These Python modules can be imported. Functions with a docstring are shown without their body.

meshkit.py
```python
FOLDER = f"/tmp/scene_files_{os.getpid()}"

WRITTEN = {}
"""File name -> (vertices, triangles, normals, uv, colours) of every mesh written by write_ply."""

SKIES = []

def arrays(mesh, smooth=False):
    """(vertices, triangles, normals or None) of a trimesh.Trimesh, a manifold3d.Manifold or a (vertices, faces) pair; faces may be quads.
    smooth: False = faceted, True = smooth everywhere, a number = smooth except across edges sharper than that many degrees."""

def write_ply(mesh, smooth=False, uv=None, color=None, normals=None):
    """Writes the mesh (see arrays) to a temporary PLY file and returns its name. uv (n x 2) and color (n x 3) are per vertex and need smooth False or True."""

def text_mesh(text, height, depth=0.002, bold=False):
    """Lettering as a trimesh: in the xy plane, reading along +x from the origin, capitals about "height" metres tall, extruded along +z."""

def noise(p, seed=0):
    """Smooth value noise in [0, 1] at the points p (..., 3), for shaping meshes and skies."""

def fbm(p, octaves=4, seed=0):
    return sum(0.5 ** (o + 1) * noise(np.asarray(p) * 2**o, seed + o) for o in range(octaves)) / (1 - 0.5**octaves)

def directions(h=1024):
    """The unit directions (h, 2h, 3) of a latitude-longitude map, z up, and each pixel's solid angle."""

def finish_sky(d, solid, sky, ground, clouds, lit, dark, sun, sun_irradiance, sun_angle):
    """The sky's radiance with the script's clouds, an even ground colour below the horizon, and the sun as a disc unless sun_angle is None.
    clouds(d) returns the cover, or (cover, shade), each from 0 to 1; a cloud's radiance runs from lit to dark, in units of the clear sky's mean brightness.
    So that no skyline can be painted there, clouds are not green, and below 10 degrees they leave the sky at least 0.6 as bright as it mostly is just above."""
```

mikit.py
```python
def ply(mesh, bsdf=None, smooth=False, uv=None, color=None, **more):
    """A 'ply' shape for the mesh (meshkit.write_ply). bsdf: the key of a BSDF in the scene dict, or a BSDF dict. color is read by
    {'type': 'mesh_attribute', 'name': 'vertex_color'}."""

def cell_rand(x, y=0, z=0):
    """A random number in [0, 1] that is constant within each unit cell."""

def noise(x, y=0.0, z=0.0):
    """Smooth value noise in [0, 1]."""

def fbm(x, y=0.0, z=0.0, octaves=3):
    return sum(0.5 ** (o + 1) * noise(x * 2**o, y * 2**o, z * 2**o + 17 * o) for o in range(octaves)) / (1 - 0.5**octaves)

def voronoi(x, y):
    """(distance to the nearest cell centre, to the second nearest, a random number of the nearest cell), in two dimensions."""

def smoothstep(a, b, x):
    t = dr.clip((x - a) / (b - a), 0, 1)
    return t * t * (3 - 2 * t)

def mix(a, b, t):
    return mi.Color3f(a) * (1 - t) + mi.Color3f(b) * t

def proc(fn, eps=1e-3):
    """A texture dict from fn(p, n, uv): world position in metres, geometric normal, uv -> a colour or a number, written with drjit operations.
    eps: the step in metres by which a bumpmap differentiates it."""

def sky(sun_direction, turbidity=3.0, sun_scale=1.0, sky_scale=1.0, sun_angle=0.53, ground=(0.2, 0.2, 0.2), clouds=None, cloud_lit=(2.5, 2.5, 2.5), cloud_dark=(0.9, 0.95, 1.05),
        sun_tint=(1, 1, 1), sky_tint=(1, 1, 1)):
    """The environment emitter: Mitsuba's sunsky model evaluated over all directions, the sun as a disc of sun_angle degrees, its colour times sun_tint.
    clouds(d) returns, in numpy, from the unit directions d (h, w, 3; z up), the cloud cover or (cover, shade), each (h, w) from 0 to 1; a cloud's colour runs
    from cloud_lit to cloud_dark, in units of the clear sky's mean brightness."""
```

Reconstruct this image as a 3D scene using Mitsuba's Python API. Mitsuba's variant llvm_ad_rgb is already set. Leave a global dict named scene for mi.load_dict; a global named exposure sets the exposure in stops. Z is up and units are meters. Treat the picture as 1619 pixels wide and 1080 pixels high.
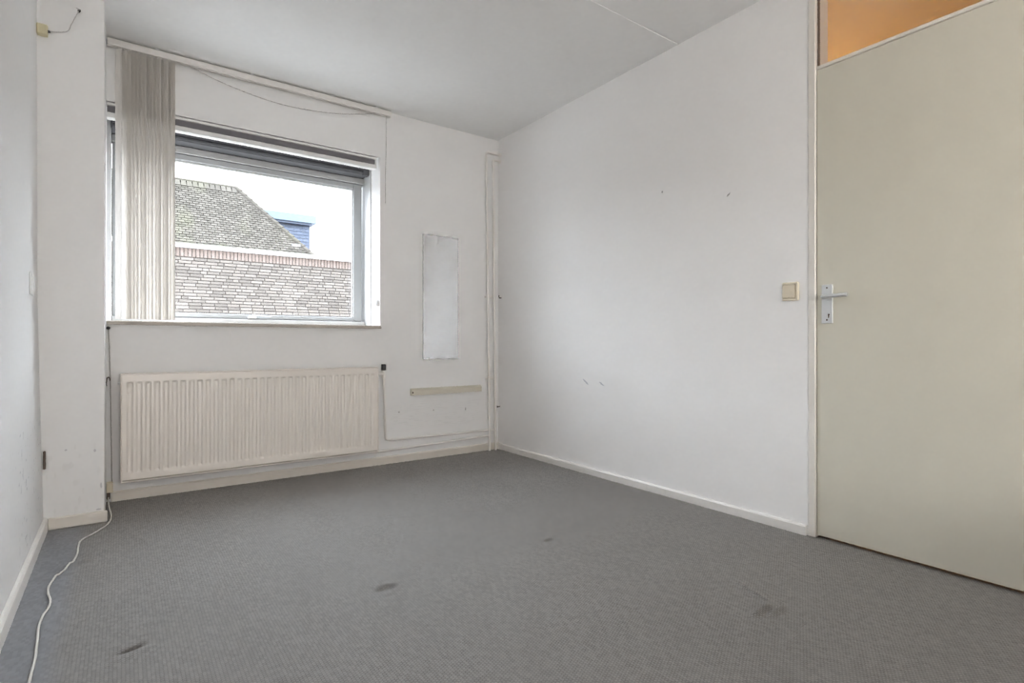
import math
import numpy as np
import trimesh
import manifold3d as m3
import drjit as dr
import mitsuba as mi
import mikit
from mikit import noise, fbm, cell_rand, smoothstep, mix, proc
import meshkit

T = mi.ScalarTransform4f
rng = np.random.default_rng(7)
scene, labels = {}, {}

# ------------------------------------------------------------------ camera, sky, lamps, exposure
YAW = math.radians(35.668)
scene['camera'] = {
    'type': 'perspective', 'fov': 86.5, 'fov_axis': 'x', 'near_clip': 0.02, 'far_clip': 400.0,
    'principal_point_offset_y': -0.0017,
    'to_world': T().look_at(origin=[0, 0, 0.84], target=[math.sin(YAW), math.cos(YAW), 0.84], up=[0, 0, 1])}
exposure = 0.13
SKY = 130.0


def overcast(d):
    c = np.ones(d.shape[:2])
    s = 0.25 * meshkit.fbm(d * np.array([2.2, 2.2, 5.0]) + 3.1, 4, seed=5)
    return c, s


scene['sky'] = mikit.sky([0.3, -0.6, 0.75], turbidity=6.0, sun_scale=0.0, sky_scale=SKY, ground=(0.02, 0.02, 0.02),
                         clouds=overcast, cloud_lit=(0.91, 1.0, 1.10), cloud_dark=(0.82, 0.92, 1.03))
scene['sky']['sampling_weight'] = 3.0
HALL_LAMP = (90.0, 46.0, 14.5)
FILL_LIGHT = (40.5, 39.5, 38.4)

# ------------------------------------------------------------------ room measures (metres)
XL, XR = -0.302, 2.430          # left and right wall
YW, YR = 3.575, -2.60           # window wall and wall behind the camera
ZC = 2.442                      # ceiling
PX, PY = -0.065, 3.190          # pier: right face, front face
WX1 = 1.448                     # window opening: right reveal
WZ0, WZ1 = 0.936, 2.116
YO = 3.945                      # outer face of the facade

# ------------------------------------------------------------------ materials
def twosided(b):
    return {'type': 'twosided', 'b': b}


def paint(name, rgb, rough=0.5, spec=0.4):
    scene[name] = twosided({'type': 'principled', 'base_color': {'type': 'rgb', 'value': list(rgb)}, 'roughness': rough, 'specular': spec})


def plaster(name, fn, scale=0.0005, freq=70.0):
    def bump(p, n, uv):
        return fbm(p.x * freq, p.y * freq, p.z * freq, 3)
    scene[name] = twosided({'type': 'bumpmap', 'arbitrary': proc(bump, 2e-3), 'scale': scale,
                            'b': {'type': 'diffuse', 'reflectance': proc(fn)}})


WALL = (0.85, 0.843, 0.836)


def blob(a, b, a0, b0, ra, rb):
    return 1 - smoothstep(0.6, 1.0, dr.sqrt(dr.square((a - a0) / ra) + dr.square((b - b0) / rb)))


def wall_tone(p):
    m = fbm(p.x * 1.7, p.y * 1.7, p.z * 1.7, 3)
    g = fbm(p.x * 60, p.y * 60, p.z * 60, 2)
    return 0.975 + 0.03 * m + 0.02 * g


def wall_plain(p, n, uv):
    return mi.Color3f(*WALL) * wall_tone(p)


def wall_right_fn(p, n, uv):
    c = mi.Color3f(*WALL) * wall_tone(p)
    w = 0.012 * (noise(p.y * 40, p.z * 40) - 0.5)
    s = blob(p.y + w, p.z - 0.6 * (p.y - 2.572), 2.572, 0.588, 0.030, 0.009) + blob(p.y + w, p.z - 0.5 * (p.y - 2.43), 2.430, 0.584, 0.026, 0.008)
    c = mix(c, (0.46, 0.47, 0.50), dr.clip(s, 0, 1) * 0.75)
    s = blob(p.y + w, p.z + 0.7 * (p.y - 1.552), 1.552, 1.572, 0.013, 0.006) + blob(p.y, p.z, 1.961, 1.673, 0.007, 0.007)
    c = mix(c, (0.25, 0.23, 0.22), dr.clip(s, 0, 1) * 0.8)
    return c


def wall_back_fn(p, n, uv):
    c = mi.Color3f(*WALL) * wall_tone(p)
    # scuffs where a board has been taken off the wall below the batten
    fine = noise(p.x * 25, p.z * 260)
    band = smoothstep(1.50, 1.56, p.x) * (1 - smoothstep(2.22, 2.30, p.x)) * smoothstep(0.21, 0.24, p.z) * (1 - smoothstep(0.40, 0.43, p.z))
    c = mix(c, (0.62, 0.61, 0.60), band * smoothstep(0.6, 0.85, fine) * 0.18)
    s = blob(p.x, p.z, 1.587, 0.352, 0.009, 0.006) + blob(p.x, p.z, 1.858, 0.346, 0.008, 0.006) + blob(p.x, p.z, 2.130, 0.335, 0.006, 0.014)
    c = mix(c, (0.36, 0.35, 0.34), dr.clip(s, 0, 1) * 0.8)
    return c


def wall_left_fn(p, n, uv):
    c = mi.Color3f(*WALL) * wall_tone(p)
    v = noise(p.y * 55 + 9, p.z * 55)
    v2 = smoothstep(0.86, 0.93, v) * smoothstep(2.3, 2.6, p.y) * smoothstep(0.62, 0.45, p.z)
    return mix(c, (0.5, 0.5, 0.52), v2 * 0.5)


def wall_pier_fn(p, n, uv):
    c = mi.Color3f(*WALL) * wall_tone(p)
    s = blob(p.x, p.z + 0.6 * (p.x + 0.077), -0.077, 0.172, 0.005, 0.016) + blob(p.x, p.z, -0.10, 0.338, 0.006, 0.009) + blob(p.x, p.z, -0.205, 0.352, 0.006, 0.005) + blob(p.x, p.z, -0.086, 0.062, 0.012, 0.006)
    c = mix(c, (0.52, 0.51, 0.53), dr.clip(s, 0, 1) * 0.7)
    v = noise(p.x * 70, p.z * 25)
    return mix(c, (0.66, 0.645, 0.62), smoothstep(0.72, 0.9, v) * smoothstep(0.42, 0.36, p.z + 0.02 * noise(p.x * 30, 0.0)) * 0.2)


plaster('plaster', wall_plain)
plaster('plaster_pier', wall_pier_fn)
plaster('plaster_right', wall_right_fn)
plaster('plaster_back', wall_back_fn)
plaster('plaster_left', wall_left_fn)
plaster('ceiling_paint', lambda p, n, uv: mi.Color3f(0.86, 0.86, 0.85) * (0.985 + 0.03 * fbm(p.x * 50, p.y * 50, 0, 2)), 0.0004, 90.0)
paint('trim_paint', (0.76, 0.715, 0.65), 0.45)
paint('trim_bright', (0.82, 0.80, 0.77), 0.4)
paint('frame_paint', (0.52, 0.52, 0.515), 0.4)
paint('sash_paint', (0.43, 0.44, 0.445), 0.45)
paint('door_paint', (0.64, 0.61, 0.515), 0.42, 0.5)
paint('door_frame_paint', (0.78, 0.745, 0.69), 0.4, 0.5)
paint('radiator_paint', (0.84, 0.785, 0.725), 0.38, 0.5)
paint('pipe_paint', (0.86, 0.825, 0.785), 0.35, 0.5)
paint('cream_plastic', (0.74, 0.67, 0.53), 0.4, 0.5)
paint('rocker_plastic', (0.66, 0.58, 0.45), 0.4, 0.5)
paint('yellow_plastic', (0.66, 0.60, 0.40), 0.45, 0.5)
paint('white_plastic', (0.84, 0.84, 0.83), 0.3, 0.5)
paint('black_plastic', (0.012, 0.012, 0.013), 0.4, 0.5)
paint('dark_metal', (0.10, 0.075, 0.06), 0.6, 0.3)
paint('vent_grey', (0.10, 0.10, 0.105), 0.6, 0.3)
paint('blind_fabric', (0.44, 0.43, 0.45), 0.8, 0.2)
paint('batten_paint', (0.64, 0.60, 0.51), 0.5)
paint('cord_white', (0.70, 0.68, 0.65), 0.6, 0.3)
paint('cord_light', (0.58, 0.56, 0.55), 0.6, 0.3)
paint('cord_grey', (0.45, 0.43, 0.41), 0.7, 0.3)
scene['sill_stone'] = twosided({'type': 'principled', 'roughness': 0.35, 'specular': 0.4,
                                'base_color': proc(lambda p, n, uv: mi.Color3f(0.74, 0.71, 0.66) * (0.93 + 0.12 * fbm(p.x * 45, p.y * 45, p.z * 45, 3)))})
scene['blocker_wood'] = twosided({'type': 'principled', 'roughness': 0.5, 'specular': 0.3,
                                  'base_color': proc(lambda p, n, uv: mix((0.16, 0.10, 0.06), (0.23, 0.15, 0.09), fbm(p.x * 3, p.y * 40, p.z * 40, 3)))})
scene['sill_edge'] = twosided({'type': 'diffuse', 'reflectance': proc(lambda p, n, uv: mi.Color3f(0.50, 0.46, 0.41) * (0.85 + 0.3 * fbm(p.x * 30, p.y * 60, p.z * 120, 3)))})
scene['chrome'] = twosided({'type': 'principled', 'base_color': {'type': 'rgb', 'value': [0.74, 0.75, 0.75]}, 'metallic': 0.7, 'roughness': 0.5})
scene['mirror_glass'] = twosided({'type': 'conductor', 'specular_reflectance': {'type': 'rgb', 'value': [1.0, 1.0, 1.0]}, 'material': 'Al'})
scene['mirror_edge'] = twosided({'type': 'principled', 'base_color': {'type': 'rgb', 'value': [0.34, 0.37, 0.35]}, 'roughness': 0.2, 'specular': 0.6})
scene['pane_glass'] = {'type': 'thindielectric', 'int_ior': 1.5}
scene['slat_fabric'] = {'type': 'principledthin', 'roughness': 0.8, 'spec_trans': 0.0, 'diff_trans': 0.05,
                        'base_color': proc(lambda p, n, uv: mi.Color3f(0.82, 0.795, 0.76) * (0.96 + 0.08 * noise(p.x * 900, p.y * 900, p.z * 25)))}


def carpet_h(p):
    u, v = p.x / 0.0088, p.y / 0.0088
    row = dr.floor(u)
    a = dr.abs(dr.sin(math.pi * u))
    b = 0.5 + 0.5 * dr.sin(2 * math.pi * v + math.pi * (row - 2 * dr.floor(row / 2)))
    worn = smoothstep(-0.10, -0.17, p.x + 0.02 * fbm(p.x * 9, p.y * 9))
    h = (0.0016 * dr.sqrt(a) * (0.55 + 0.45 * b)) * (1 - 0.75 * worn) + 0.0006 * fbm(p.x * 300, p.y * 300, 0, 2)
    return h


def carpet_color(p, n, uv):
    u, v = p.x / 0.0088, p.y / 0.0088
    k = cell_rand(dr.floor(u), dr.floor(v * 0.6))
    row = dr.floor(u)
    chk = dr.sin(2 * math.pi * v + math.pi * (row - 2 * dr.floor(row / 2)))
    worn = smoothstep(-0.10, -0.17, p.x + 0.02 * fbm(p.x * 9, p.y * 9))
    f = 0.86 + 0.20 * k + 0.15 * chk * (1 - worn) + 0.10 * (fbm(p.x * 3, p.y * 3, 0, 3) - 0.5) - 0.16 * smoothstep(0.80, 0.95, dr.abs(dr.cos(math.pi * u))) * (1 - worn)
    return mix((0.170, 0.163, 0.155), (0.158, 0.161, 0.169), worn) * f


scene['carpet'] = twosided({'type': 'bumpmap', 'arbitrary': proc(lambda p, n, uv: carpet_h(p), 6e-4), 'scale': 1.0,
                            'b': {'type': 'principled', 'base_color': proc(carpet_color), 'roughness': 0.95, 'specular': 0.15, 'sheen': 3.0, 'sheen_tint': 0.6}})
BRICKS = []
for i, c in enumerate([(0.205, 0.192, 0.178), (0.232, 0.218, 0.203), (0.178, 0.166, 0.154), (0.212, 0.196, 0.181), (0.160, 0.149, 0.139)]):
    k = f'brick_clay_{i}'
    scene[k] = twosided({'type': 'diffuse', 'reflectance': proc(lambda p, n, uv, c=c: mi.Color3f(*c) * (0.86 + 0.26 * fbm(p.x * 40, p.y * 40, p.z * 60, 3)))})
    BRICKS.append(k)
paint('brick_pink_0', (0.235, 0.197, 0.182), 0.9, 0.1)
paint('brick_pink_1', (0.21, 0.176, 0.16), 0.9, 0.1)
scene['mortar'] = twosided({'type': 'diffuse', 'reflectance': proc(lambda p, n, uv: mi.Color3f(0.105, 0.098, 0.092) * (0.8 + 0.4 * fbm(p.x * 25, p.y * 25, p.z * 25, 3)))})
paint('coping_white', (0.86, 0.86, 0.86), 0.6, 0.2)
scene['facade_brick'] = twosided({'type': 'diffuse', 'reflectance': proc(lambda p, n, uv: mi.Color3f(0.42, 0.38, 0.35) * (0.8 + 0.4 * fbm(p.x * 5, p.z * 16, 0, 3)))})
scene['yard_paving'] = twosided({'type': 'diffuse', 'reflectance': proc(lambda p, n, uv: mi.Color3f(0.36, 0.35, 0.34) * (0.8 + 0.4 * fbm(p.x * 2, p.y * 2, 0, 3)))})
paint('hall_floor', (0.10, 0.065, 0.04), 0.5)
scene['hall_paint'] = twosided({'type': 'diffuse', 'reflectance': {'type': 'rgb', 'value': [0.74, 0.70, 0.64]}})
for i, c in enumerate([(0.062, 0.057, 0.050), (0.053, 0.049, 0.043), (0.073, 0.067, 0.059)]):
    scene[f'tile_clay_{i}'] = twosided({'type': 'diffuse', 'reflectance': proc(
        lambda p, n, uv, c=c: mix(mi.Color3f(*c), (0.075, 0.075, 0.05), 0.45 * smoothstep(0.5, 0.8, fbm(p.x * 1.3, p.y * 0.5, p.z * 0.5, 3))) * (0.82 + 0.36 * fbm(p.x * 7, p.y * 7, p.z * 9, 2)))})
paint('slate_blue_0', (0.042, 0.055, 0.083), 0.6, 0.3)
paint('slate_blue_1', (0.052, 0.066, 0.097), 0.6, 0.3)
paint('fascia_blue', (0.09, 0.125, 0.17), 0.5, 0.3)
paint('pale_blue', (0.16, 0.19, 0.22), 0.5, 0.3)


# ------------------------------------------------------------------ shape helpers
def cat(*ms):
    return trimesh.util.concatenate([x for x in ms])


def box(x0, x1, y0, y1, z0, z1):
    b = trimesh.creation.box((x1 - x0, y1 - y0, z1 - z0))
    b.apply_translation(((x0 + x1) / 2, (y0 + y1) / 2, (z0 + z1) / 2))
    return b


def cbox(x0, x1, y0, y1, z0, z1, c=0.003):
    """A box with chamfered edges."""
    pts = []
    for sx in (0, 1):
        for sy in (0, 1):
            for sz in (0, 1):
                p = np.array([(x0, x1)[sx], (y0, y1)[sy], (z0, z1)[sz]], float)
                d = np.array([1 - 2 * sx, 1 - 2 * sy, 1 - 2 * sz]) * c
                for k in range(3):
                    q = p + d
                    q[k] = p[k]
                    pts.append(q)
    return trimesh.convex.convex_hull(np.array(pts))


def to_man(t):
    return m3.Manifold(m3.Mesh(np.asarray(t.vertices, np.float32), np.asarray(t.faces, np.uint32)))


def from_man(m):
    q = m.to_mesh()
    return trimesh.Trimesh(q.vert_properties[:, :3], q.tri_verts, process=False)


def cut(a, *bs):
    m = to_man(a)
    for b in bs:
        m = m - to_man(b)
    return from_man(m)


def prism(poly, a, b, axis='x'):
    """Extrude a polygon. axis x: polygon in (y, z); axis y: in (x, z); axis z: in (x, y)."""
    import shapely
    t = trimesh.creation.extrude_polygon(shapely.Polygon(poly), b - a, engine='earcut')
    v = np.array(t.vertices)
    v[:, 2] += a
    if axis == 'x':
        v = v[:, [2, 0, 1]]
    elif axis == 'y':
        v = v[:, [0, 2, 1]]
        t.faces = t.faces[:, ::-1]
    return trimesh.Trimesh(v, t.faces, process=False)


def spline(pts, n=8):
    pts = np.array(pts, float)
    P = np.vstack([2 * pts[0] - pts[1], pts, 2 * pts[-1] - pts[-2]])
    out = []
    for i in range(1, len(P) - 2):
        for t in np.linspace(0, 1, n, endpoint=False):
            a, b, c, d = P[i - 1], P[i], P[i + 1], P[i + 2]
            out.append(0.5 * (2 * b + (c - a) * t + (2 * a - 5 * b + 4 * c - d) * t * t + (3 * b - a - 3 * c + d) * t ** 3))
    return np.array(out + [pts[-1]])


def tube(pts, r, n=10, smooth=0):
    """A capped round tube along the points."""
    p = spline(pts, smooth) if smooth else np.array(pts, float)
    d = np.gradient(p, axis=0)
    d /= np.linalg.norm(d, axis=1, keepdims=True)
    u = np.cross(d[0], [0.31, 0.12, 0.94])
    if np.linalg.norm(u) < 0.1:
        u = np.cross(d[0], [1, 0, 0])
    rings = []
    for i in range(len(p)):
        u = u - d[i] * (u @ d[i])
        u /= np.linalg.norm(u)
        w = np.cross(d[i], u)
        a = np.arange(n) * 2 * math.pi / n
        rings.append(p[i] + r * (np.cos(a)[:, None] * u + np.sin(a)[:, None] * w))
    v = np.vstack(rings + [p[:1], p[-1:]])
    f = []
    m = len(p)
    for i in range(m - 1):
        for j in range(n):
            a, b = i * n + j, i * n + (j + 1) % n
            f += [[a, b, b + n], [a, b + n, a + n]]
    for j in range(n):
        f += [[m * n, (j + 1) % n, j], [m * n + 1, (m - 1) * n + j, (m - 1) * n + (j + 1) % n]]
    return trimesh.Trimesh(v, f, process=False)


def bend_path(corners, r, n=6):
    """A polyline with rounded corners."""
    c = [np.array(x, float) for x in corners]
    out = [c[0]]
    for i in range(1, len(c) - 1):
        a = (c[i - 1] - c[i]) / np.linalg.norm(c[i - 1] - c[i])
        b = (c[i + 1] - c[i]) / np.linalg.norm(c[i + 1] - c[i])
        for t in np.linspace(0, 1, n):
            out.append(c[i] + a * r * (1 - t) ** 2 + b * r * t ** 2)
    return out + [c[-1]]


def cyl(a, b, r, n=20):
    return tube([a, b], r, n)


USED = {}


def fresh(key):
    if key not in USED:
        USED[key] = 0
        return key
    USED[key] += 1
    return f'{key}_{USED[key]:03d}'


def add(key, mesh, bsdf, smooth=False, label=None, cat_=None, group=None, kind=None, **more):
    key = fresh(key)
    scene[key] = mikit.ply(mesh, bsdf, smooth=smooth, **more)
    tag(key, label, cat_, group, kind)
    return key


def put(key, shape, label=None):
    key = fresh(key)
    scene[key] = shape
    tag(key, label)
    return key


def tag(key, label=None, cat_=None, group=None, kind=None):
    d = {k: v for k, v in (('label', label), ('category', cat_), ('group', group), ('kind', kind)) if v}
    if d:
        labels[key] = d


def thing(name, label, cat_, group=None, kind=None):
    key = fresh(name)
    tag(key, label, cat_, group, kind)
    return key


# ------------------------------------------------------------------ room shell
tag_s = dict(kind='structure')
# (x, y, half length, half width, turn, height): pits left by furniture feet, folds and creases of the carpet
DENTS = [(1.477, 1.793, 0.020, 0.011, 0.1, -0.009), (0.739, 1.769, 0.036, 0.018, 0.1, -0.012), (0.021, 1.824, 0.026, 0.012, 0.3, -0.014),
         (0.739, 1.735, 0.05, 0.018, 0.1, 0.003), (0.021, 1.792, 0.05, 0.018, 0.3, 0.004)]
FOLDS = [((1.555, 0.925), (1.705, 0.940), 0.010, 0.007), ((1.600, 0.900), (1.730, 0.905), 0.009, 0.005), ((1.705, 0.945), (1.752, 1.10), 0.010, 0.004),
         ((-0.236, 2.595), (-0.070, 2.672), 0.012, 0.006), ((-0.24, 2.50), (-0.13, 2.56), 0.010, 0.004), ((1.30, 2.30), (1.55, 2.33), 0.012, 0.0025)]


def carpet_relief(X, Y):
    Z = np.zeros_like(X)
    for x, y, rx, ry, a, dep in DENTS:
        c, q = math.cos(a), math.sin(a)
        d = np.sqrt((((X - x) * c + (Y - y) * q) / rx) ** 2 + ((-(X - x) * q + (Y - y) * c) / ry) ** 2)
        Z += dep * (1 / (1 + d ** 4))
    for p, q, w, h in FOLDS:
        p, q = np.array(p), np.array(q)
        L = np.linalg.norm(q - p)
        t = ((X - p[0]) * (q - p)[0] + (Y - p[1]) * (q - p)[1]) / L
        n = (-(X - p[0]) * (q - p)[1] + (Y - p[1]) * (q - p)[0]) / L
        e = np.clip(np.minimum(t, L - t) / (0.3 * L), 0, 1)
        Z += 1.6 * h * e * e * (3 - 2 * e) * np.where(n > 0, np.exp(-(n / (w * 0.5)) ** 2), np.exp(-(n / (w * 1.8)) ** 2))
    return Z


def grid_lines(a, b, centres):
    g = [np.arange(a, b, 0.05), [b]]
    for c, h in centres:
        g.append(np.arange(c - h, c + h, 0.004))
    g = np.unique(np.round(np.concatenate(g), 4))
    return g[(g >= a) & (g <= b)]


GX = grid_lines(-0.8, XR + 0.045, [(d[0], 0.10) for d in DENTS[:3]] + [((p[0] + q[0]) / 2, abs(q[0] - p[0]) / 2 + 0.05) for p, q, w, h in FOLDS])
GY = grid_lines(YR - 0.2, YO - 0.05, [(1.785, 0.10)] + [((p[1] + q[1]) / 2, abs(q[1] - p[1]) / 2 + 0.05) for p, q, w, h in FOLDS])
gx, gy = np.meshgrid(GX, GY)
gv = np.stack([gx, gy, carpet_relief(gx, gy)], -1).reshape(-1, 3)
ii, jj = np.meshgrid(np.arange(len(GY) - 1), np.arange(len(GX) - 1), indexing='ij')
ia = (ii * len(GX) + jj).ravel()
gf = np.vstack([np.c_[ia, ia + 1, ia + len(GX) + 1], np.c_[ia, ia + len(GX) + 1, ia + len(GX)]])
fk = add('floor', trimesh.Trimesh(gv, gf, process=False), 'carpet', True, label='grey ribbed loop carpet over the whole floor, with dents and creases', cat_='floor', **tag_s)
add(fk + '__subfloor', box(-0.8, XR + 0.045, YR - 0.2, YO - 0.05, -0.12, -0.02), 'hall_paint')

# left wall: slightly out of plumb at the foot
zs = [0.0, 0.5, 1.0, ZC]
xs = [-0.281, -0.292, -0.302, -0.305]
lw = prism([(-0.6, 0.0)] + [(-0.6, ZC)] + [(x, z) for x, z in zip(xs[::-1], zs[::-1])], YR - 0.1, PY + 0.05, 'y')
add('wall_left', lw, 'plaster_left', label='white plastered wall at the left edge, a little scuffed near the floor', cat_='wall', **tag_s)
add('wall_rear', box(-0.6, XR + 0.1, YR - 0.15, YR, 0, ZC), 'plaster', label='plain white wall behind the camera', cat_='wall', **tag_s)

# pier beside the window
add('wall_pier', box(-0.6, PX, PY, YW + 0.16, 0, ZC), 'plaster_pier', label='white plastered pier standing out left of the window', cat_='wall', **tag_s)

# window wall
wb = cut(box(-0.6, XR + 0.12, YW, YO - 0.06, -0.1, ZC), box(PX - 0.02, WX1, YW - 0.1, YO + 0.1, WZ0, WZ1))
wk = add('wall_back', wb, 'plaster_back', label='white plastered wall with the window, the radiator and the mirror', cat_='wall', **tag_s)
fac = cut(box(-40, 40, YO - 0.06, YO, -3.2, 12.0), box(PX - 0.02, WX1, YO - 0.2, YO + 0.1, WZ0 - 0.02, WZ1))  # unseen facade made tall and long to shade the brick wall opposite
add(wk + '__outer_leaf', fac, 'facade_brick')

# right wall with the door opening
DY0, DY1 = 0.252, 1.141         # door leaf
FY = 1.172                      # outer edge of the door frame strip
wr = cut(box(XR, XR + 0.10, YR - 0.1, YW + 0.05, -0.05, ZC), box(XR - 0.1, XR + 0.2, DY0 - 0.031, FY, -0.2, ZC + 0.1))
add('wall_right', wr, 'plaster_right', label='long white wall between the corner pipes and the door, with small scuffs', cat_='wall', **tag_s)

# ceiling: plasterboard panels with a filled joint
JY = 1.850
ck = thing('ceiling', 'white painted ceiling of boards with one visible joint', 'ceiling', **tag_s)
add(ck + '__panel', cbox(-0.7, XR + 0.12, JY + 0.004, YO - 0.06, ZC, ZC + 0.05, 0.003), 'ceiling_paint')
add(ck + '__panel', cbox(-0.7, XR + 0.12, YR - 0.2, JY - 0.004, ZC, ZC + 0.05, 0.003), 'ceiling_paint')
add(ck + '__joint_strip', box(-0.7, XR + 0.12, JY - 0.006, JY + 0.006, ZC + 0.0025, ZC + 0.04), 'ceiling_paint')
add('ceiling_slab', box(-0.9, XR + 1.6, YR - 0.4, YO - 0.061, ZC + 0.05, ZC + 0.25), 'hall_paint', label='concrete slab above the ceiling', cat_='slab', **tag_s)


# baseboards
def base_profile(h, t):
    return [(0, 0), (t, 0), (t, h - 0.008), (t - 0.005, h), (0, h)]


H, BT = 0.053, 0.013
add('baseboard_back', prism([(YW - a, z) for a, z in base_profile(H, BT)], PX + 0.02, XR, 'x'), 'trim_paint', label='cream baseboard under the radiator along the window wall', cat_='baseboard', **tag_s)
add('baseboard_right', prism([(XR - a, z) for a, z in base_profile(H - 0.008, BT)], FY + 0.006, YW, 'y'), 'trim_bright', label='white baseboard along the long right wall up to the door frame', cat_='baseboard', **tag_s)
add('baseboard_left', prism([(-0.281 + a * 1.15, z) for a, z in base_profile(H + 0.006, BT)], YR, PY - 0.014, 'y'), 'trim_bright', label='white baseboard along the left wall', cat_='baseboard', **tag_s)
add('baseboard_rear', prism([(YR + a, z) for a, z in base_profile(H, BT)], -0.281, XR, 'x'), 'trim_bright', label='white baseboard along the wall behind the camera', cat_='baseboard', **tag_s)
add('trim_1', prism([(XR - a, z) for a, z in base_profile(H - 0.008, BT)], YR, DY0 - 0.038, 'y'), 'trim_bright', label='white baseboard on the right wall beyond the door', cat_='baseboard', **tag_s)
add('baseboard_pier', cbox(-0.268, PX + 0.012, PY - 0.013, PY + 0.001, 0.0, 0.054, 0.004), 'trim_paint', label='cream baseboard across the foot of the pier', cat_='baseboard', **tag_s)

# ------------------------------------------------------------------ window
win = thing('window_1', 'white framed window with one large pane looking onto roofs', 'window', **tag_s)
FX0, FX1 = PX - 0.01, 1.440
FYa, FYb = 3.735, 3.930
ZG0, ZG1 = 1.024, 1.945
TR0, TR1 = 1.993, 2.036
add(win + '__frame', cat(cbox(FX1, WX1 + 0.001, FYa, FYb, 0.958, WZ1, 0.003), cbox(FX0, -0.046, FYa + 0.05, FYb, 0.958, WZ1, 0.003),
                         cbox(-0.046, FX1, 3.84, FYb, 0.950, 0.992, 0.004)), 'frame_paint')
add(win + '__transom', cbox(-0.046, FX1, 3.862, FYb, TR0, TR1, 0.004), 'frame_paint')
SX0, SX1 = -0.043, 1.428


def ring(x0, x1, z0, z1, l, r, b, t, y0, y1, c=0.004):
    return [cbox(x0, x0 + l, y0, y1, z0, z1, c), cbox(x1 - r, x1, y0, y1, z0, z1, c), cbox(x0 + l - 0.001, x1 - r + 0.001, y0, y1, z0, z0 + b, c), cbox(x0 + l - 0.001, x1 - r + 0.001, y0, y1, z1 - t, z1, c)]


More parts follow.
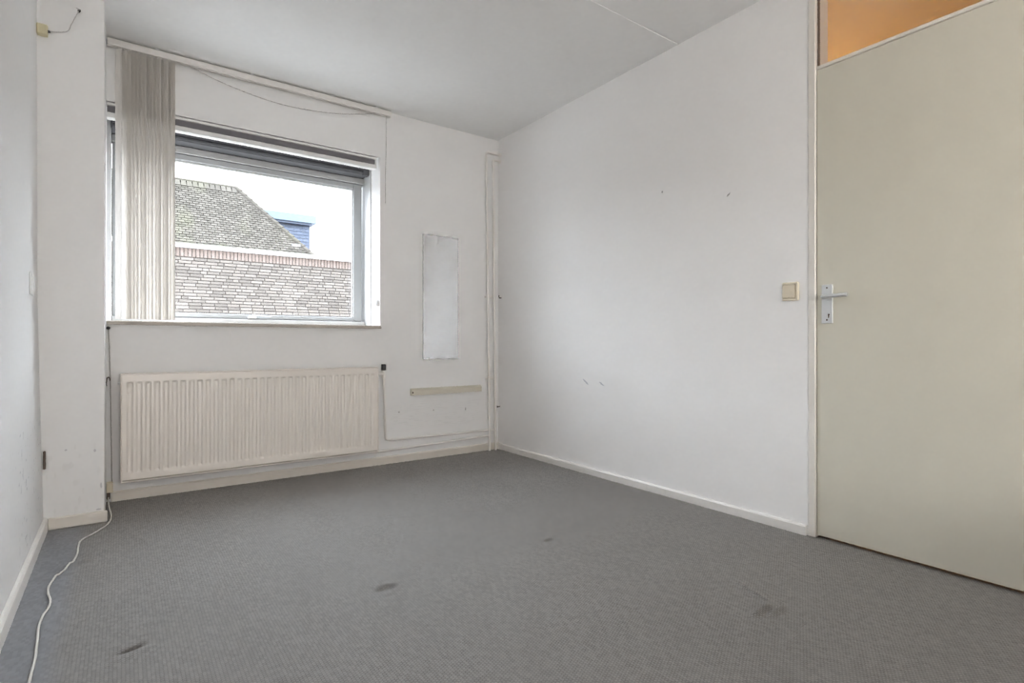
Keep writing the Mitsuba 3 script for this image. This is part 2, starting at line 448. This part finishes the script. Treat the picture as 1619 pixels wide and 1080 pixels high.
sash = add(win + '__sash', cat(*ring(SX0, SX1, 0.994, TR0 - 0.002, 0.05, 0.062, 0.026, 0.036, 3.872, 3.928)), 'sash_paint')
add(sash + '__glazing_bead', cat(*ring(SX0 + 0.045, SX1 - 0.058, 1.016, 1.960, 0.010, 0.010, 0.010, 0.015, 3.884, 3.902, 0.002)), 'frame_paint')
add(sash + '__pane', trimesh.Trimesh([[SX0 + 0.04, 3.905, 1.01], [SX1 - 0.05, 3.905, 1.01], [SX1 - 0.05, 3.905, 1.97], [SX0 + 0.04, 3.905, 1.97]], [[0, 1, 2], [0, 2, 3]]), 'pane_glass')
# casement stay on the bottom rail
hd = add(win + '__stay', cat(tube(spline([(0.705, 3.862, 1.012), (0.72, 3.850, 1.016), (0.76, 3.846, 1.013), (0.80, 3.845, 1.010)], 4), 0.0045, 8)), 'chrome', True, label='grey metal casement stay')
add(win + '__stay_base', cat(cbox(0.665, 0.715, 3.842, 3.874, 0.996, 1.012, 0.003), cyl((0.70, 3.858, 1.0), (0.70, 3.858, 1.026), 0.009)), 'white_plastic', label='white stay bracket')

# sill slab
sk_ = add('window_1__sill', cbox(PX + 0.001, 1.449, YW - 0.019, 3.85, 0.937, 0.957, 0.002), 'sill_stone', label='pale stone window sill')
add(sk_ + '__front_edge', cbox(PX + 0.001, 1.449, YW - 0.022, YW - 0.0185, 0.935, 0.954, 0.0012), 'sill_edge', label='darker brownish front edge')  # front strip coloured browner and darker than the sill top

# ventilation box filling the head of the window
vb = thing('ventilation_box', 'dark grey ribbed ventilation box across the head of the window', 'vent')
add(vb + '__casing', cbox(-0.046, 1.4385, 3.772, 3.93, 2.038, WZ1 - 0.002, 0.003), 'vent_grey')
for k in range(3):
    z = 2.044 + 0.022 * k
    add(vb + '__rib', cbox(-0.044, 1.436, 3.762, 3.776, z, z + 0.013, 0.003), 'vent_grey')
add(vb + '__end_cap', cbox(1.400, 1.4385, 3.758, 3.80, 2.030, 2.108, 0.003), 'vent_grey')

# pleated blind, drawn up at the top front of the opening: its grey fabric is folded between the two white rails
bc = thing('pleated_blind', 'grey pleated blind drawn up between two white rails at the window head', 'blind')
CY0, CY1 = YW - 0.004, YW + 0.045
CX0, CX1 = PX + 0.002, 1.421
add(bc + '__top_rail', cbox(CX0, CX1, CY0, CY1, 2.094, 2.109, 0.002), 'white_plastic')
add(bc + '__bottom_rail', cbox(CX0, CX1, CY0, CY1, 2.030, 2.058, 0.003), 'white_plastic')
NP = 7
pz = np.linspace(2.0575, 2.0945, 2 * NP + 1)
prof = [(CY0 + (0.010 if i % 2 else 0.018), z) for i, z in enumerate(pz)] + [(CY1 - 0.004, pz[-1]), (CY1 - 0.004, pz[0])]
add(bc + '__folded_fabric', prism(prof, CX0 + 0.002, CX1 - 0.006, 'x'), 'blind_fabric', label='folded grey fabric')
add(bc + '__end_cap', cbox(CX1 - 0.009, CX1 + 0.002, CY0 - 0.001, CY1, 2.030, 2.110, 0.002), 'white_plastic')

# small catch on the right reveal
add('reveal_catch', cat(cbox(1.428, 1.449, 3.59, 3.635, 1.090, 1.135, 0.004), cyl((1.436, 3.612, 1.112), (1.424, 3.612, 1.112), 0.010)), 'white_plastic', label='small white plastic catch on the right window reveal', cat_='catch')

# ------------------------------------------------------------------ vertical blind, drawn to the left
vbl = thing('vertical_blind', 'beige vertical blind drawn together at the left of the window', 'blind')
RY0, RY1 = 3.532, 3.555
rail = cut(cbox(PX + 0.004, 1.503, RY0, RY1, 2.397, 2.4335, 0.002), box(PX + 0.02, 1.49, 3.5385, 3.5475, 2.38, 2.412))
add(vbl + '__head_rail', rail, 'trim_bright', label='white head rail under the ceiling')
for x in (0.15, 0.62, 1.10, 1.40):
    add(vbl + '__bracket', cbox(x, x + 0.022, RY0 - 0.001, RY1, 2.4325, 2.4425, 0.001), 'chrome')
add(vbl + '__end_cap', cbox(1.502, 1.511, RY0 - 0.001, RY1 + 0.001, 2.395, 2.4345, 0.002), 'trim_bright')
NS = 15


def slat_mesh(w, ang, xc, yc, z0, z1, bow):
    n = 9
    s = np.linspace(-0.5, 0.5, n)
    px, py = s * w, bow * (1 - 4 * s * s)
    c, sn = math.cos(ang), math.sin(ang)
    X, Y = xc + px * c - py * sn, yc + px * sn + py * c
    nz = 2
    v = np.vstack([np.c_[X, Y, np.full(n, z)] for z in np.linspace(z0, z1, nz)])
    f = []
    for i in range(nz - 1):
        for j in range(n - 1):
            a = i * n + j
            f += [[a, a + 1, a + n + 1], [a, a + n + 1, a + n]]
    return trimesh.Trimesh(v, f, process=False)


for k in range(NS):
    xc = -0.004 + 0.0166 * k
    ang = -math.radians(63 + (3 if k % 2 else -3) + rng.uniform(-4, 4))
    if k == 0:
        xc, ang = -0.012, -math.radians(56)
    add(vbl + '__slat', slat_mesh(0.052, ang, xc, 3.543, 0.964 + rng.uniform(0, 0.002), 2.394, 0.0065), 'slat_fabric', True)
    add(vbl + '__carrier', cyl((xc, 3.543, 2.390), (xc, 3.543, 2.41), 0.0025, 8), 'white_plastic')
# hanging operating cord and a loose one under the rail
add(vbl + '__pull_cord', tube(spline([(1.480, 3.543, 2.400), (1.480, 3.546, 2.2), (1.478, 3.552, 2.0), (1.479, 3.556, 1.80)], 5), 0.0016, 6), 'cord_grey', True, label='thin hanging pull cord')
add(vbl + '__loose_cord', tube(spline([(0.30, 3.543, 2.400), (0.50, 3.56, 2.350), (0.80, 3.568, 2.315), (1.10, 3.568, 2.335), (1.32, 3.556, 2.378), (1.40, 3.543, 2.400)], 6), 0.0014, 6), 'cord_grey', True, label='thin cord sagging below the rail')

# ------------------------------------------------------------------ radiator
rad = thing('radiator', 'cream ribbed panel radiator hung under the window', 'radiator')
RX0, RX1, RZ0, RZ1, RYF, RYB = -0.004, 1.397, 0.106, 0.675, 3.475, 3.530


def radiator_face():
    pitch = 0.0400
    nx = int((RX1 - RX0 - 0.012) / pitch * 12)
    X = np.linspace(RX0 + 0.006, RX1 - 0.006, nx)
    Z = np.concatenate([[RZ0 + 0.016, RZ0 + 0.035], np.linspace(RZ0 + 0.046, RZ0 + 0.064, 5), np.linspace(RZ0 + 0.12, RZ1 - 0.10, 4), np.linspace(RZ1 - 0.058, RZ1 - 0.038, 6), [RZ1 - 0.03, RZ1 - 0.004]])
    t = (X - RX0 - 0.020) / pitch
    wave = np.clip(0.5 - 0.75 * np.cos(2 * math.pi * t), 0, 1)
    wave = wave * wave * (3 - 2 * wave)
    wave[(X < RX0 + 0.022) | (X > RX1 - 0.022)] = 0
    lo = np.clip((Z - RZ0 - 0.046) / 0.018, 0, 1)
    hi = np.clip((RZ1 - 0.038 - Z) / 0.014, 0, 1)
    m = (lo * lo * (3 - 2 * lo)) * (hi * hi * (3 - 2 * hi))
    D = 0.0060 * m[:, None] * wave[None]
    XX, ZZ = np.meshgrid(X, Z)
    v = np.stack([XX, RYF + D, ZZ], -1).reshape(-1, 3)
    f = []
    for i in range(len(Z) - 1):
        for j in range(nx - 1):
            a = i * nx + j
            f += [[a, a + 1, a + nx + 1], [a, a + nx + 1, a + nx]]
    return trimesh.Trimesh(v, f, process=False)


add(rad + '__panel', radiator_face(), 'radiator_paint', True)
add(rad + '__back_panel', cbox(RX0 + 0.01, RX1 - 0.01, RYF + 0.012, RYB, RZ0 + 0.012, RZ1 - 0.010, 0.004), 'radiator_paint')
add(rad + '__bottom_lip', cbox(RX0, RX1, RYF - 0.001, RYB, RZ0, RZ0 + 0.011, 0.005), 'radiator_paint')
top = cut(cbox(RX0, RX1, RYF - 0.001, RYB + 0.012, RZ1 - 0.004, RZ1 + 0.002, 0.002), *[box(RX0 + 0.03 + 0.04 * k, RX0 + 0.052 + 0.04 * k, RYF + 0.014, RYB, RZ1 - 0.02, RZ1 + 0.02) for k in range(33)])
add(rad + '__top_grille', top, 'radiator_paint')
for x in (RX0 - 0.0005, RX1 - 0.0065):
    add(rad + '__side_panel', cbox(x, x + 0.007, RYF - 0.001, RYB + 0.012, RZ0 + 0.003, RZ1, 0.003), 'radiator_paint')
for x in (0.22, 1.14):
    add(rad + '__wall_bracket', cat(box(x, x + 0.03, RYB - 0.002, YW, RZ0 + 0.10, RZ0 + 0.13), box(x, x + 0.03, RYB - 0.002, YW, RZ1 - 0.12, RZ1 - 0.09), box(x, x + 0.03, YW - 0.006, YW + 0.001, RZ0 + 0.05, RZ1 - 0.05)), 'radiator_paint')
valve = add(rad + '__valve', cat(cyl((1.455, 3.530, 0.598), (1.455, 3.530, 0.652), 0.011), cyl((1.39, 3.512, 0.628), (1.455, 3.530, 0.628), 0.010), cyl((1.455, 3.53, 0.60), (1.455, 3.53, 0.612), 0.015, 6)), 'pipe_paint', 30, label='painted valve body')
add(valve + '__knob', cat(cyl((1.455, 3.530, 0.652), (1.455, 3.530, 0.688), 0.0165, 24), cyl((1.455, 3.530, 0.688), (1.455, 3.530, 0.692), 0.014, 24)), 'black_plastic', 30, label='black valve knob')
add(rad + '__bleed_valve', cyl((RX0 - 0.012, 3.505, RZ1 - 0.045), (RX0, 3.505, RZ1 - 0.045), 0.008, 12), 'chrome', 30)

# heating pipes in the corner; each riser with the branch that feeds the radiator
PYY = 3.546
p1 = add('heating_pipe', tube(bend_path([(2.327, 3.540, 0.0), (2.300, PYY, 2.318), (XR + 0.002, PYY, 2.318)], 0.018), 0.0085, 12), 'pipe_paint', 60,
         label='white painted heating pipe in the corner, left of the pair', cat_='pipe')
add(p1 + '__branch', tube([(2.327, PYY - 0.004, 0.118), (1.40, PYY - 0.002, 0.094), (1.395, PYY - 0.02, 0.094)], 0.0075, 10), 'pipe_paint', 60)
p2 = add('heating_pipe', tube(bend_path([(2.382, 3.540, 0.0), (2.363, PYY, 2.268), (XR + 0.002, PYY, 2.268)], 0.016), 0.0085, 12), 'pipe_paint', 60,
         label='white painted heating pipe in the corner, right of the pair', cat_='pipe')
add(p2 + '__branch', tube(bend_path([(2.381, PYY + 0.006, 0.156), (1.478, PYY + 0.006, 0.166), (1.455, 3.530, 0.60)], 0.030), 0.0075, 10), 'pipe_paint', 60)
for z in (1.198, 0.56):
    add(p2 + '__pipe_clip', cat(cbox(2.300 + 0.012 * (1.2 - z), 2.392 + 0.012 * (1.2 - z), YW - 0.022, YW, z - 0.006, z + 0.006, 0.002)), 'pipe_paint')
add(p2 + '__wall_plate', cyl((XR, PYY, 2.268), (XR - 0.006, PYY, 2.268), 0.016, 16), 'pipe_paint', 30)
add(p1 + '__wall_plate', cyl((XR, PYY, 2.318), (XR - 0.006, PYY, 2.318), 0.016, 16), 'pipe_paint', 30)
add('wall_hook', cat(cyl((2.431, 3.53, 1.192), (2.412, 3.53, 1.192), 0.004, 10), tube([(2.412, 3.53, 1.192), (2.406, 3.53, 1.198), (2.408, 3.53, 1.212)], 0.003, 8)), 'dark_metal', 40, label='tiny dark hook in the right wall beside the corner pipes', cat_='hook')
add('wall_hook', cat(cyl((2.431, 3.55, 0.336), (2.405, 3.55, 0.336), 0.004, 10), cyl((2.409, 3.55, 0.336), (2.404, 3.55, 0.336), 0.007, 10)), 'dark_metal', 40, label='small dark pipe screw low behind the right corner pipe', cat_='hook')

# ------------------------------------------------------------------ mirror
mx0, mx1, mz0, mz1 = 1.770, 2.063, 0.718, 1.627
mr = thing('wall_mirror', 'tall narrow frameless mirror held by clips right of the window', 'mirror')
add(mr + '__glass', trimesh.Trimesh([[mx0 + 0.002, YW - 0.0072, mz0 + 0.002], [mx1 - 0.002, YW - 0.0072, mz0 + 0.002], [mx1 - 0.002, YW - 0.0072, mz1 - 0.002], [mx0 + 0.002, YW - 0.0072, mz1 - 0.002]], [[0, 1, 2], [0, 2, 3]]), 'mirror_glass')
add(mr + '__backing', cbox(mx0, mx1, YW - 0.0070, YW, mz0, mz1, 0.0015), 'mirror_edge')
for x in (mx0 + 0.055, mx1 - 0.04):
    for z, s in ((mz1, 1), (mz0, -1)):
        add(mr + '__clip', cat(cbox(x - 0.009, x + 0.009, YW - 0.0105, YW, min(z, z + 0.008 * s), max(z, z + 0.008 * s), 0.001), cbox(x - 0.009, x + 0.009, YW - 0.0105, YW - 0.0075, min(z, z - 0.008 * s), max(z, z - 0.008 * s), 0.001)), 'chrome')

# wooden batten below the mirror
bt = add('wall_batten', prism([(3.576, 0.464), (3.553, 0.464), (3.553, 0.498), (3.570, 0.513), (3.576, 0.513)], 1.672, 2.262, 'x'), 'batten_paint', label='short cream wooden batten screwed to the wall below the mirror', cat_='batten')
add(bt + '__screw', cyl((1.683, 3.5535, 0.484), (1.683, 3.5505, 0.484), 0.0055, 12), 'dark_metal', 30, label='dark screw head')

# ------------------------------------------------------------------ door
dr1 = thing('door_1', 'flush cream door closed in the right wall, with a glazed light above', 'door', **tag_s)
DX = XR + 0.004
leaf = add(dr1 + '__leaf', cbox(DX, DX + 0.04, DY0, DY1 - 0.0025, 0.012, 2.012, 0.002), 'door_paint')
add(dr1 + '__frame', cat(cbox(XR - 0.006, XR + 0.11, DY1, FY, 0.0, ZC, 0.003), cbox(XR - 0.006, XR + 0.11, DY0 - 0.031, DY0 - 0.002, 0.0, ZC, 0.003),
                         cbox(XR - 0.004, XR + 0.10, DY0, DY1, ZC - 0.03, ZC, 0.003)), 'door_frame_paint')
add(dr1 + '__transom_bar', cbox(XR + 0.002, XR + 0.08, DY0 - 0.002, DY1 + 0.001, 2.014, 2.030, 0.003), 'door_frame_paint')
add(dr1 + '__glazing_bead', cat(cbox(XR + 0.012, XR + 0.030, DY1 - 0.0035, DY1 + 0.001, 2.029, ZC - 0.03, 0.002)), 'dark_metal', label='dark glazing strip')
add(dr1 + '__glass_light', trimesh.Trimesh([[XR + 0.034, DY0, 2.028], [XR + 0.034, DY1, 2.028], [XR + 0.034, DY1, ZC - 0.02], [XR + 0.034, DY0, ZC - 0.02]], [[0, 1, 2], [0, 2, 3]]), 'pane_glass', label='clear pane above the door glowing amber from the hall')
hd = add(dr1 + '__handle', cat(tube(bend_path([(DX, 1.096, 1.033), (DX - 0.048, 1.096, 1.033), (DX - 0.048, 1.030, 1.035), (DX - 0.044, 1.000, 1.036)], 0.010), 0.0085, 14), cyl((DX, 1.096, 1.033), (DX - 0.014, 1.096, 1.033), 0.013)), 'chrome', 50, label='brushed metal lever handle')
add(hd + '__back_plate', cbox(DX - 0.0065, DX + 0.001, 1.073, 1.117, 0.922, 1.086, 0.0012), 'chrome', label='metal back plate')
for z in (1.072, 0.936):
    add(hd + '__screw', cyl((DX - 0.0060, 1.095, z), (DX - 0.0075, 1.095, z), 0.0035, 12), 'dark_metal', 30)
add(hd + '__keyhole', cat(cyl((DX - 0.0060, 1.088, 0.958), (DX - 0.0072, 1.088, 0.958), 0.004, 12), box(DX - 0.0072, DX - 0.006, 1.086, 1.090, 0.945, 0.958)), 'dark_metal')

# light switch between wall and door
sw = thing('light_switch', 'square cream rocker light switch left of the door handle', 'light switch')
add(sw + '__frame', cut(cbox(XR - 0.012, XR + 0.001, 1.211, 1.283, 1.027, 1.109, 0.003), box(XR - 0.02, XR - 0.004, 1.2215, 1.2815, 1.037, 1.099)), 'cream_plastic')
add(sw + '__rocker', prism([(XR - 0.010, 1.040), (XR - 0.0175, 1.040), (XR - 0.0145, 1.097), (XR - 0.010, 1.097)], 1.2245, 1.2790, 'y'), 'rocker_plastic')

# narrow switch on the left wall
sl = thing('wall_switch', 'narrow white switch plate on the left wall near the pier', 'light switch')
add(sl + '__plate', cbox(-0.304, -0.294, 2.915, 2.995, 1.035, 1.128, 0.004), 'white_plastic')
add(sl + '__rocker', cbox(-0.297, -0.289, 2.930, 2.980, 1.050, 1.113, 0.003), 'white_plastic')

# added fill light behind the camera, shaped as a paper lantern on a pole
LX, LY, LZ, LR = 0.45, -2.25, 1.10, 0.26
ul = thing('fill_globe', 'added fill light, a glowing globe on a pole behind the camera', 'fill light')
add(ul + '__base', cyl((LX, LY, 0.0), (LX, LY, 0.02), 0.13, 32), 'black_plastic', 40)
add(ul + '__pole', cyl((LX, LY, 0.015), (LX, LY, LZ - LR + 0.01), 0.010, 16), 'black_plastic', 40)
k = add(ul + '__shade', trimesh.creation.icosphere(3, LR).apply_translation((LX, LY, LZ)), 'white_plastic', True)
scene[k]['emitter'] = {'type': 'area', 'radiance': {'type': 'rgb', 'value': list(FILL_LIGHT)}}

# added unseen light blocker, cabinet-shaped: keeps the fill light off the near right carpet
lc = thing('light_blocker', 'added unseen light blocker in the shape of a low brown cabinet behind the camera', 'cabinet')
KX0, KX1, KY0, KY1, KH = 0.92, 2.38, -0.80, -0.36, 0.52
add(lc + '__body', cat(cbox(KX0, KX1, KY0, KY1, 0.08, KH - 0.02, 0.004), cbox(KX0 - 0.01, KX1 + 0.01, KY0, KY1 + 0.015, KH - 0.022, KH, 0.004)), 'blocker_wood')
for i in range(3):
    x = KX0 + 0.02 + i * 0.475
    d_ = add(lc + '__door', cbox(x, x + 0.465, KY1 - 0.002, KY1 + 0.016, 0.10, KH - 0.035, 0.004), 'blocker_wood')
    add(d_ + '__knob', trimesh.creation.icosphere(2, 0.014).apply_translation((x + 0.42, KY1 + 0.028, 0.36)), 'chrome', True)
for x in (KX0 + 0.05, KX1 - 0.05):
    for y in (KY0 + 0.05, KY1 - 0.05):
        add(lc + '__leg', cyl((x, y, 0.0), (x, y, 0.085), 0.02, 16), 'blocker_wood', 40)

# ------------------------------------------------------------------ cables and boxes
jb = thing('junction_box', 'small cream junction box high in the corner of the pier, a cable looping out', 'junction box')
add(jb + '__box', cbox(-0.304, -0.266, PY - 0.030, PY + 0.001, 2.203, 2.250, 0.004), 'yellow_plastic')
add(jb + '__cable', tube(spline([(-0.268, PY - 0.014, 2.226), (-0.250, PY - 0.012, 2.232), (-0.200, PY - 0.012, 2.250), (-0.185, PY - 0.012, 2.285), (-0.163, PY - 0.012, 2.345), (-0.158, PY - 0.012, 2.364), (-0.168, PY - 0.008, 2.370)], 6), 0.0019, 8), 'cord_light', True)
add(jb + '__cable_gland', cyl((-0.268, PY - 0.014, 2.226), (-0.258, PY - 0.013, 2.228), 0.005, 10), 'black_plastic', 30, label='black cable gland')
add(jb + '__cable_end', cyl((-0.158, PY - 0.012, 2.355), (-0.156, PY - 0.001, 2.366), 0.005, 10), 'black_plastic', 30, label='black cable end')

add('corner_slot_plate', cbox(-0.283, -0.274, PY - 0.010, PY + 0.001, 0.275, 0.356, 0.002), 'dark_metal', label='small dark brown metal strip in the corner left of the pier', cat_='metal strip')

cb = thing('socket_box', 'small cream cable box low on the wall between pier and radiator', 'cable box')
add(cb + '__box', cbox(-0.064, -0.036, 3.545, YW + 0.001, 0.052, 0.106, 0.003), 'cream_plastic')
add(cb + '__plug', cat(cyl((-0.055, 3.552, 0.052), (-0.055, 3.545, 0.020), 0.008, 12)), 'dark_metal', 30)

wc = add('wall_cable', tube(spline([(-0.055, YW - 0.006, 0.915), (-0.050, YW - 0.004, 0.75), (-0.047, YW - 0.004, 0.60), (-0.044, YW - 0.004, 0.35), (-0.041, YW - 0.005, 0.105)], 5), 0.0028, 8), 'cord_grey', True,
         label='thin grey cable running down the wall beside the pier', cat_='cable')
add(wc + '__grommet', trimesh.creation.icosphere(2, 0.0085).apply_translation((-0.056, YW - 0.006, 0.917)), 'black_plastic', True, label='round black cable end')
add('cable_hook', tube(spline([(-0.048, YW - 0.004, 0.640), (-0.052, YW - 0.008, 0.656), (-0.060, YW - 0.008, 0.655), (-0.064, YW - 0.008, 0.635), (-0.064, YW - 0.006, 0.612)], 5), 0.003, 8), 'dark_metal', True, label='small curved dark wire hook beside the grey wall cable', cat_='hook')

pts = [(-0.055, 3.545, 0.030), (-0.054, 3.50, 0.012), (-0.049, 3.417, 0.004), (-0.040, 3.264, 0.004), (-0.048, 3.134, 0.004), (-0.084, 3.034, 0.004), (-0.135, 2.936, 0.004), (-0.143, 2.854, 0.004), (-0.142, 2.755, 0.004),
       (-0.149, 2.667, 0.004), (-0.165, 2.600, 0.004), (-0.183, 2.545, 0.004), (-0.196, 2.491, 0.004), (-0.202, 2.434, 0.004), (-0.198, 2.374, 0.004), (-0.187, 2.306, 0.004), (-0.187, 2.244, 0.004), (-0.194, 2.20, 0.004),
       (-0.197, 2.155, 0.004), (-0.197, 2.101, 0.004), (-0.193, 2.043, 0.004), (-0.189, 1.973, 0.004), (-0.185, 1.898, 0.004), (-0.185, 1.829, 0.004), (-0.184, 1.766, 0.004), (-0.182, 1.66, 0.004), (-0.18, 1.5, 0.004), (-0.19, 1.2, 0.004), (-0.20, 0.8, 0.004)]
cp = spline(pts, 8)
lift = np.maximum(carpet_relief(cp[:, 0], cp[:, 1]), 0)
cp[:, 2] += np.convolve(np.pad(lift, 2, 'edge'), [0.1, 0.2, 0.4, 0.2, 0.1], 'valid') * 1.05 + 0.0006
add('floor_cord', tube(cp, 0.0034, 8), 'cord_white', True, label='long white cord snaking over the carpet along the left wall', cat_='cord')

# ------------------------------------------------------------------ hall behind the door, lit by a warm lamp
HX1 = 3.75
hall = thing('wall_hall', 'warmly lit hall seen through the glass above the door', 'hall', **tag_s)
add(hall + '__far_wall', box(HX1, HX1 + 0.1, -1.2, 2.6, 0, ZC + 0.05), 'hall_paint')
add(hall + '__end_wall', cat(box(XR + 0.1, HX1, 2.5, 2.6, 0, ZC + 0.05), box(XR + 0.1, HX1, -1.2, -1.1, 0, ZC + 0.05)), 'hall_paint')
add(hall + '__near_wall', box(XR + 0.1, XR + 0.12, -1.2, YR - 0.1, 0, ZC), 'hall_paint')
add(hall + '__ceiling', box(XR + 0.1, HX1, -1.2, 2.6, ZC, ZC + 0.04), 'hall_paint')
add(hall + '__floor', box(XR + 0.045, HX1, -1.2, 2.6, -0.1, 0.0), 'hall_floor')
hl = thing('hall_lamp', 'warm wall lamp in the hall beyond the door', 'lamp')
add(hl + '__bracket', cat(cyl((HX1, 1.75, 1.70), (HX1 - 0.02, 1.75, 1.70), 0.05), cyl((HX1, 1.75, 1.70), (HX1 - 0.10, 1.75, 1.70), 0.010)), 'chrome', 30)
k = add(hl + '__globe', trimesh.creation.icosphere(3, 0.075).apply_translation((HX1 - 0.14, 1.75, 1.70)), 'white_plastic', True)
scene[k]['emitter'] = {'type': 'area', 'sampling_weight': 0.25, 'radiance': {'type': 'rgb', 'value': list(HALL_LAMP)}}

# ------------------------------------------------------------------ outside: brick wall across the yard
add('yard_ground', box(-40, 45, YO, 70, -3.3, -3.2), 'yard_paving', label='paved yard far below the window', cat_='ground', **tag_s)
BY = 12.10
BZT = 2.655
bw = thing('wall_opposite', 'pale brick wall of the flat-roofed building opposite the window', 'wall', **tag_s)
add(bw + '__core', box(-9, 16, BY + 0.012, BY + 4.0, -3.2, BZT), 'mortar')
add(bw + '__coping', cbox(-9, 16, BY - 0.05, BY + 0.35, BZT, BZT + 0.085, 0.01), 'coping_white', label='white roof edge trim')
BL, BH, JT = 0.210, 0.050, 0.012
variants = [mikit.ply(cbox(0, BL, 0, 0.03, 0, BH, 0.004), b) for b in BRICKS]
halves = [mikit.ply(cbox(0, 0.10, 0, 0.03, 0, BH, 0.004), b) for b in BRICKS]
rest, count = [], 0
z = BZT - 0.172 - JT - BH
row = 0
while z > 0.2:
    x = -1.2 - rng.uniform(0, 0.2)
    while x < 6.5:
        half = rng.random() < 0.14
        L = 0.10 if half else BL
        y = BY - rng.uniform(0.0, 0.006)
        seen = 0.74 < x + L and x < 4.30 and z > 1.38
        if seen and count < 300:
            s = (halves if half else variants)[rng.integers(len(BRICKS))]
            put(bw + '__brick', {**s, 'to_world': T().translate([x, y, z])})
            count += 1
        else:
            rest.append(box(x, x + L, y, y + 0.03, z, z + BH))
        x += L + JT
    z -= BH + JT
    row += 1
add(bw + '__outer_brickwork', cat(*rest), BRICKS[1], kind='stuff')
for j in range(2):
    sold = [cbox(x, x + 0.054, BY - 0.004, BY + 0.03, BZT - 0.166, BZT - 0.004, 0.003) for x in np.arange(-1.2 + 0.066 * j, 6.5, 0.132)]
    add(bw + '__soldier_course', cat(*sold), f'brick_pink_{j}', kind='stuff', label='pinkish upright bricks under the roof edge')

# ------------------------------------------------------------------ hipped tiled roof behind it, with a blue dormer
EX, EY, EZ = 4.52, 29.45, 8.40          # right end of the ridge
SLOPE = 1.19
rf = thing('tiled_roof', 'grey-brown hipped tile roof rising behind the brick wall', 'roof', kind='structure')
LOW = 3.2
run = (EZ - LOW) / SLOPE
A = np.array([EX, EY, EZ])
B = np.array([EX + run, EY - run, LOW])
C_ = np.array([-8.0, EY - run, LOW])
D = np.array([-8.0, EY, EZ])
E2 = np.array([EX + run, EY + 2 * run, LOW])
F2 = np.array([EX, EY + 0.2, EZ])
add(rf + '__deck', trimesh.Trimesh(np.array([A, B, C_, D, E2, F2]) - [0, 0, 0.06], [[0, 2, 1], [0, 3, 2], [0, 1, 4], [0, 4, 5]], process=False), 'tile_clay_1')
sets = [[], [], []]
gauge, tw = 0.155, 0.25
up = np.array([0, 1, SLOPE]) / math.hypot(1, SLOPE)
nrm = np.array([0, -SLOPE, 1]) / math.hypot(1, SLOPE)
total = (EZ - LOW) / up[2]
r = 0
s = 0.0
while s < total - 0.30:
    zrow = LOW + s * up[2]
    xmax = EX + (EZ - zrow) / SLOPE
    x = -2.0 + (0.5 * tw if r % 2 else 0)
    while x < xmax - 0.05:
        w = min(tw - 0.022, xmax - x)
        lift = 0.030 + rng.uniform(0, 0.012)
        o = np.array([x, EY - run, LOW]) + up * s
        a, b = o, o + np.array([w, 0, 0])
        top_ = up * (gauge + 0.05)
        v = np.array([a + nrm * lift, b + nrm * lift, b + top_ + nrm * 0.004, a + top_ + nrm * 0.004, a - nrm * 0.01, b - nrm * 0.01])
        sets[rng.integers(3)].append(trimesh.Trimesh(v, [[0, 1, 2], [0, 2, 3], [4, 5, 1], [4, 1, 0]], process=False))
        x += tw
    s += gauge
    r += 1
x = -2.0
while x < EX - 0.1:
    o = np.array([x, EY - run, LOW]) + up * (total - 0.46)
    v = np.array([o + nrm * 0.05, o + [0.20, 0, 0] + nrm * 0.05, o + [0.20, 0, 0] + up * 0.5 + nrm * 0.03, o + up * 0.5 + nrm * 0.03, o, o + [0.2, 0, 0]])
    sets[2 if rng.random() < 0.6 else 0].append(trimesh.Trimesh(v, [[0, 1, 2], [0, 2, 3], [4, 5, 1], [4, 1, 0]], process=False))
    x += 0.235
for j in range(3):
    add(rf + '__tiles', cat(*sets[j]), f'tile_clay_{j}', kind='stuff')
hips = []
hd_ = (B - A) / np.linalg.norm(B - A)
for q in np.arange(0.0, np.linalg.norm(B - A), 0.36):
    a = A + hd_ * q
    hips.append(tube([a + [0, 0, -0.02], a + hd_ * 0.40 + [0, 0, 0.03]], 0.11, 8))
add(rf + '__hip_tiles', cat(*hips), 'tile_clay_0', 40, kind='stuff', label='rounded tiles along the hip')
add(rf + '__ridge_cap', tube([D, A], 0.07, 8), 'tile_clay_0', 40)

dm = thing('roof_dormer', 'blue slate-clad dormer with a flat roof beside the tiled roof', 'dormer', kind='structure')
DMY = 30.2
add(dm + '__body', box(4.9, 8.24, DMY + 0.03, DMY + 3.2, 4.4, 7.20), 'slate_blue_0')
sl0, sl1 = [], []
z, r = 4.5, 0
while z < 7.1:
    x = 4.9 - (0.15 if r % 2 else 0)
    while x < 8.24:
        x1 = min(x + 0.29, 8.24)
        v = np.array([[x, DMY - 0.012, z], [x1, DMY - 0.012, z], [x1, DMY + 0.02, z + 0.20], [x, DMY + 0.02, z + 0.20], [x, DMY + 0.03, z], [x1, DMY + 0.03, z]])
        (sl0 if rng.random() < 0.5 else sl1).append(trimesh.Trimesh(v, [[0, 1, 2], [0, 2, 3], [4, 5, 1], [4, 1, 0]], process=False))
        x += 0.30
    z += 0.175
    r += 1
add(dm + '__slates', cat(*sl0), 'slate_blue_0', kind='stuff')
add(dm + '__slates', cat(*sl1), 'slate_blue_1', kind='stuff')
add(dm + '__roof_edge', cbox(4.9, 8.52, DMY - 0.28, DMY + 3.5, 7.22, 7.64, 0.02), 'fascia_blue', label='pale blue flat roof edge')
add(dm + '__soffit', box(4.9, 8.3, DMY - 0.2, DMY + 3.4, 7.12, 7.22), 'slate_blue_0')
sk = thing('roof_hood', 'small pale blue hood at the foot of the tiled roof', 'hood', kind='structure')
add(sk + '__cover', cbox(6.55, 7.0, 26.9, 27.4, 5.12, 5.52, 0.03), 'pale_blue')
add(sk + '__opening', box(6.58, 6.98, 26.88, 26.95, 5.06, 5.12), 'slate_blue_0')
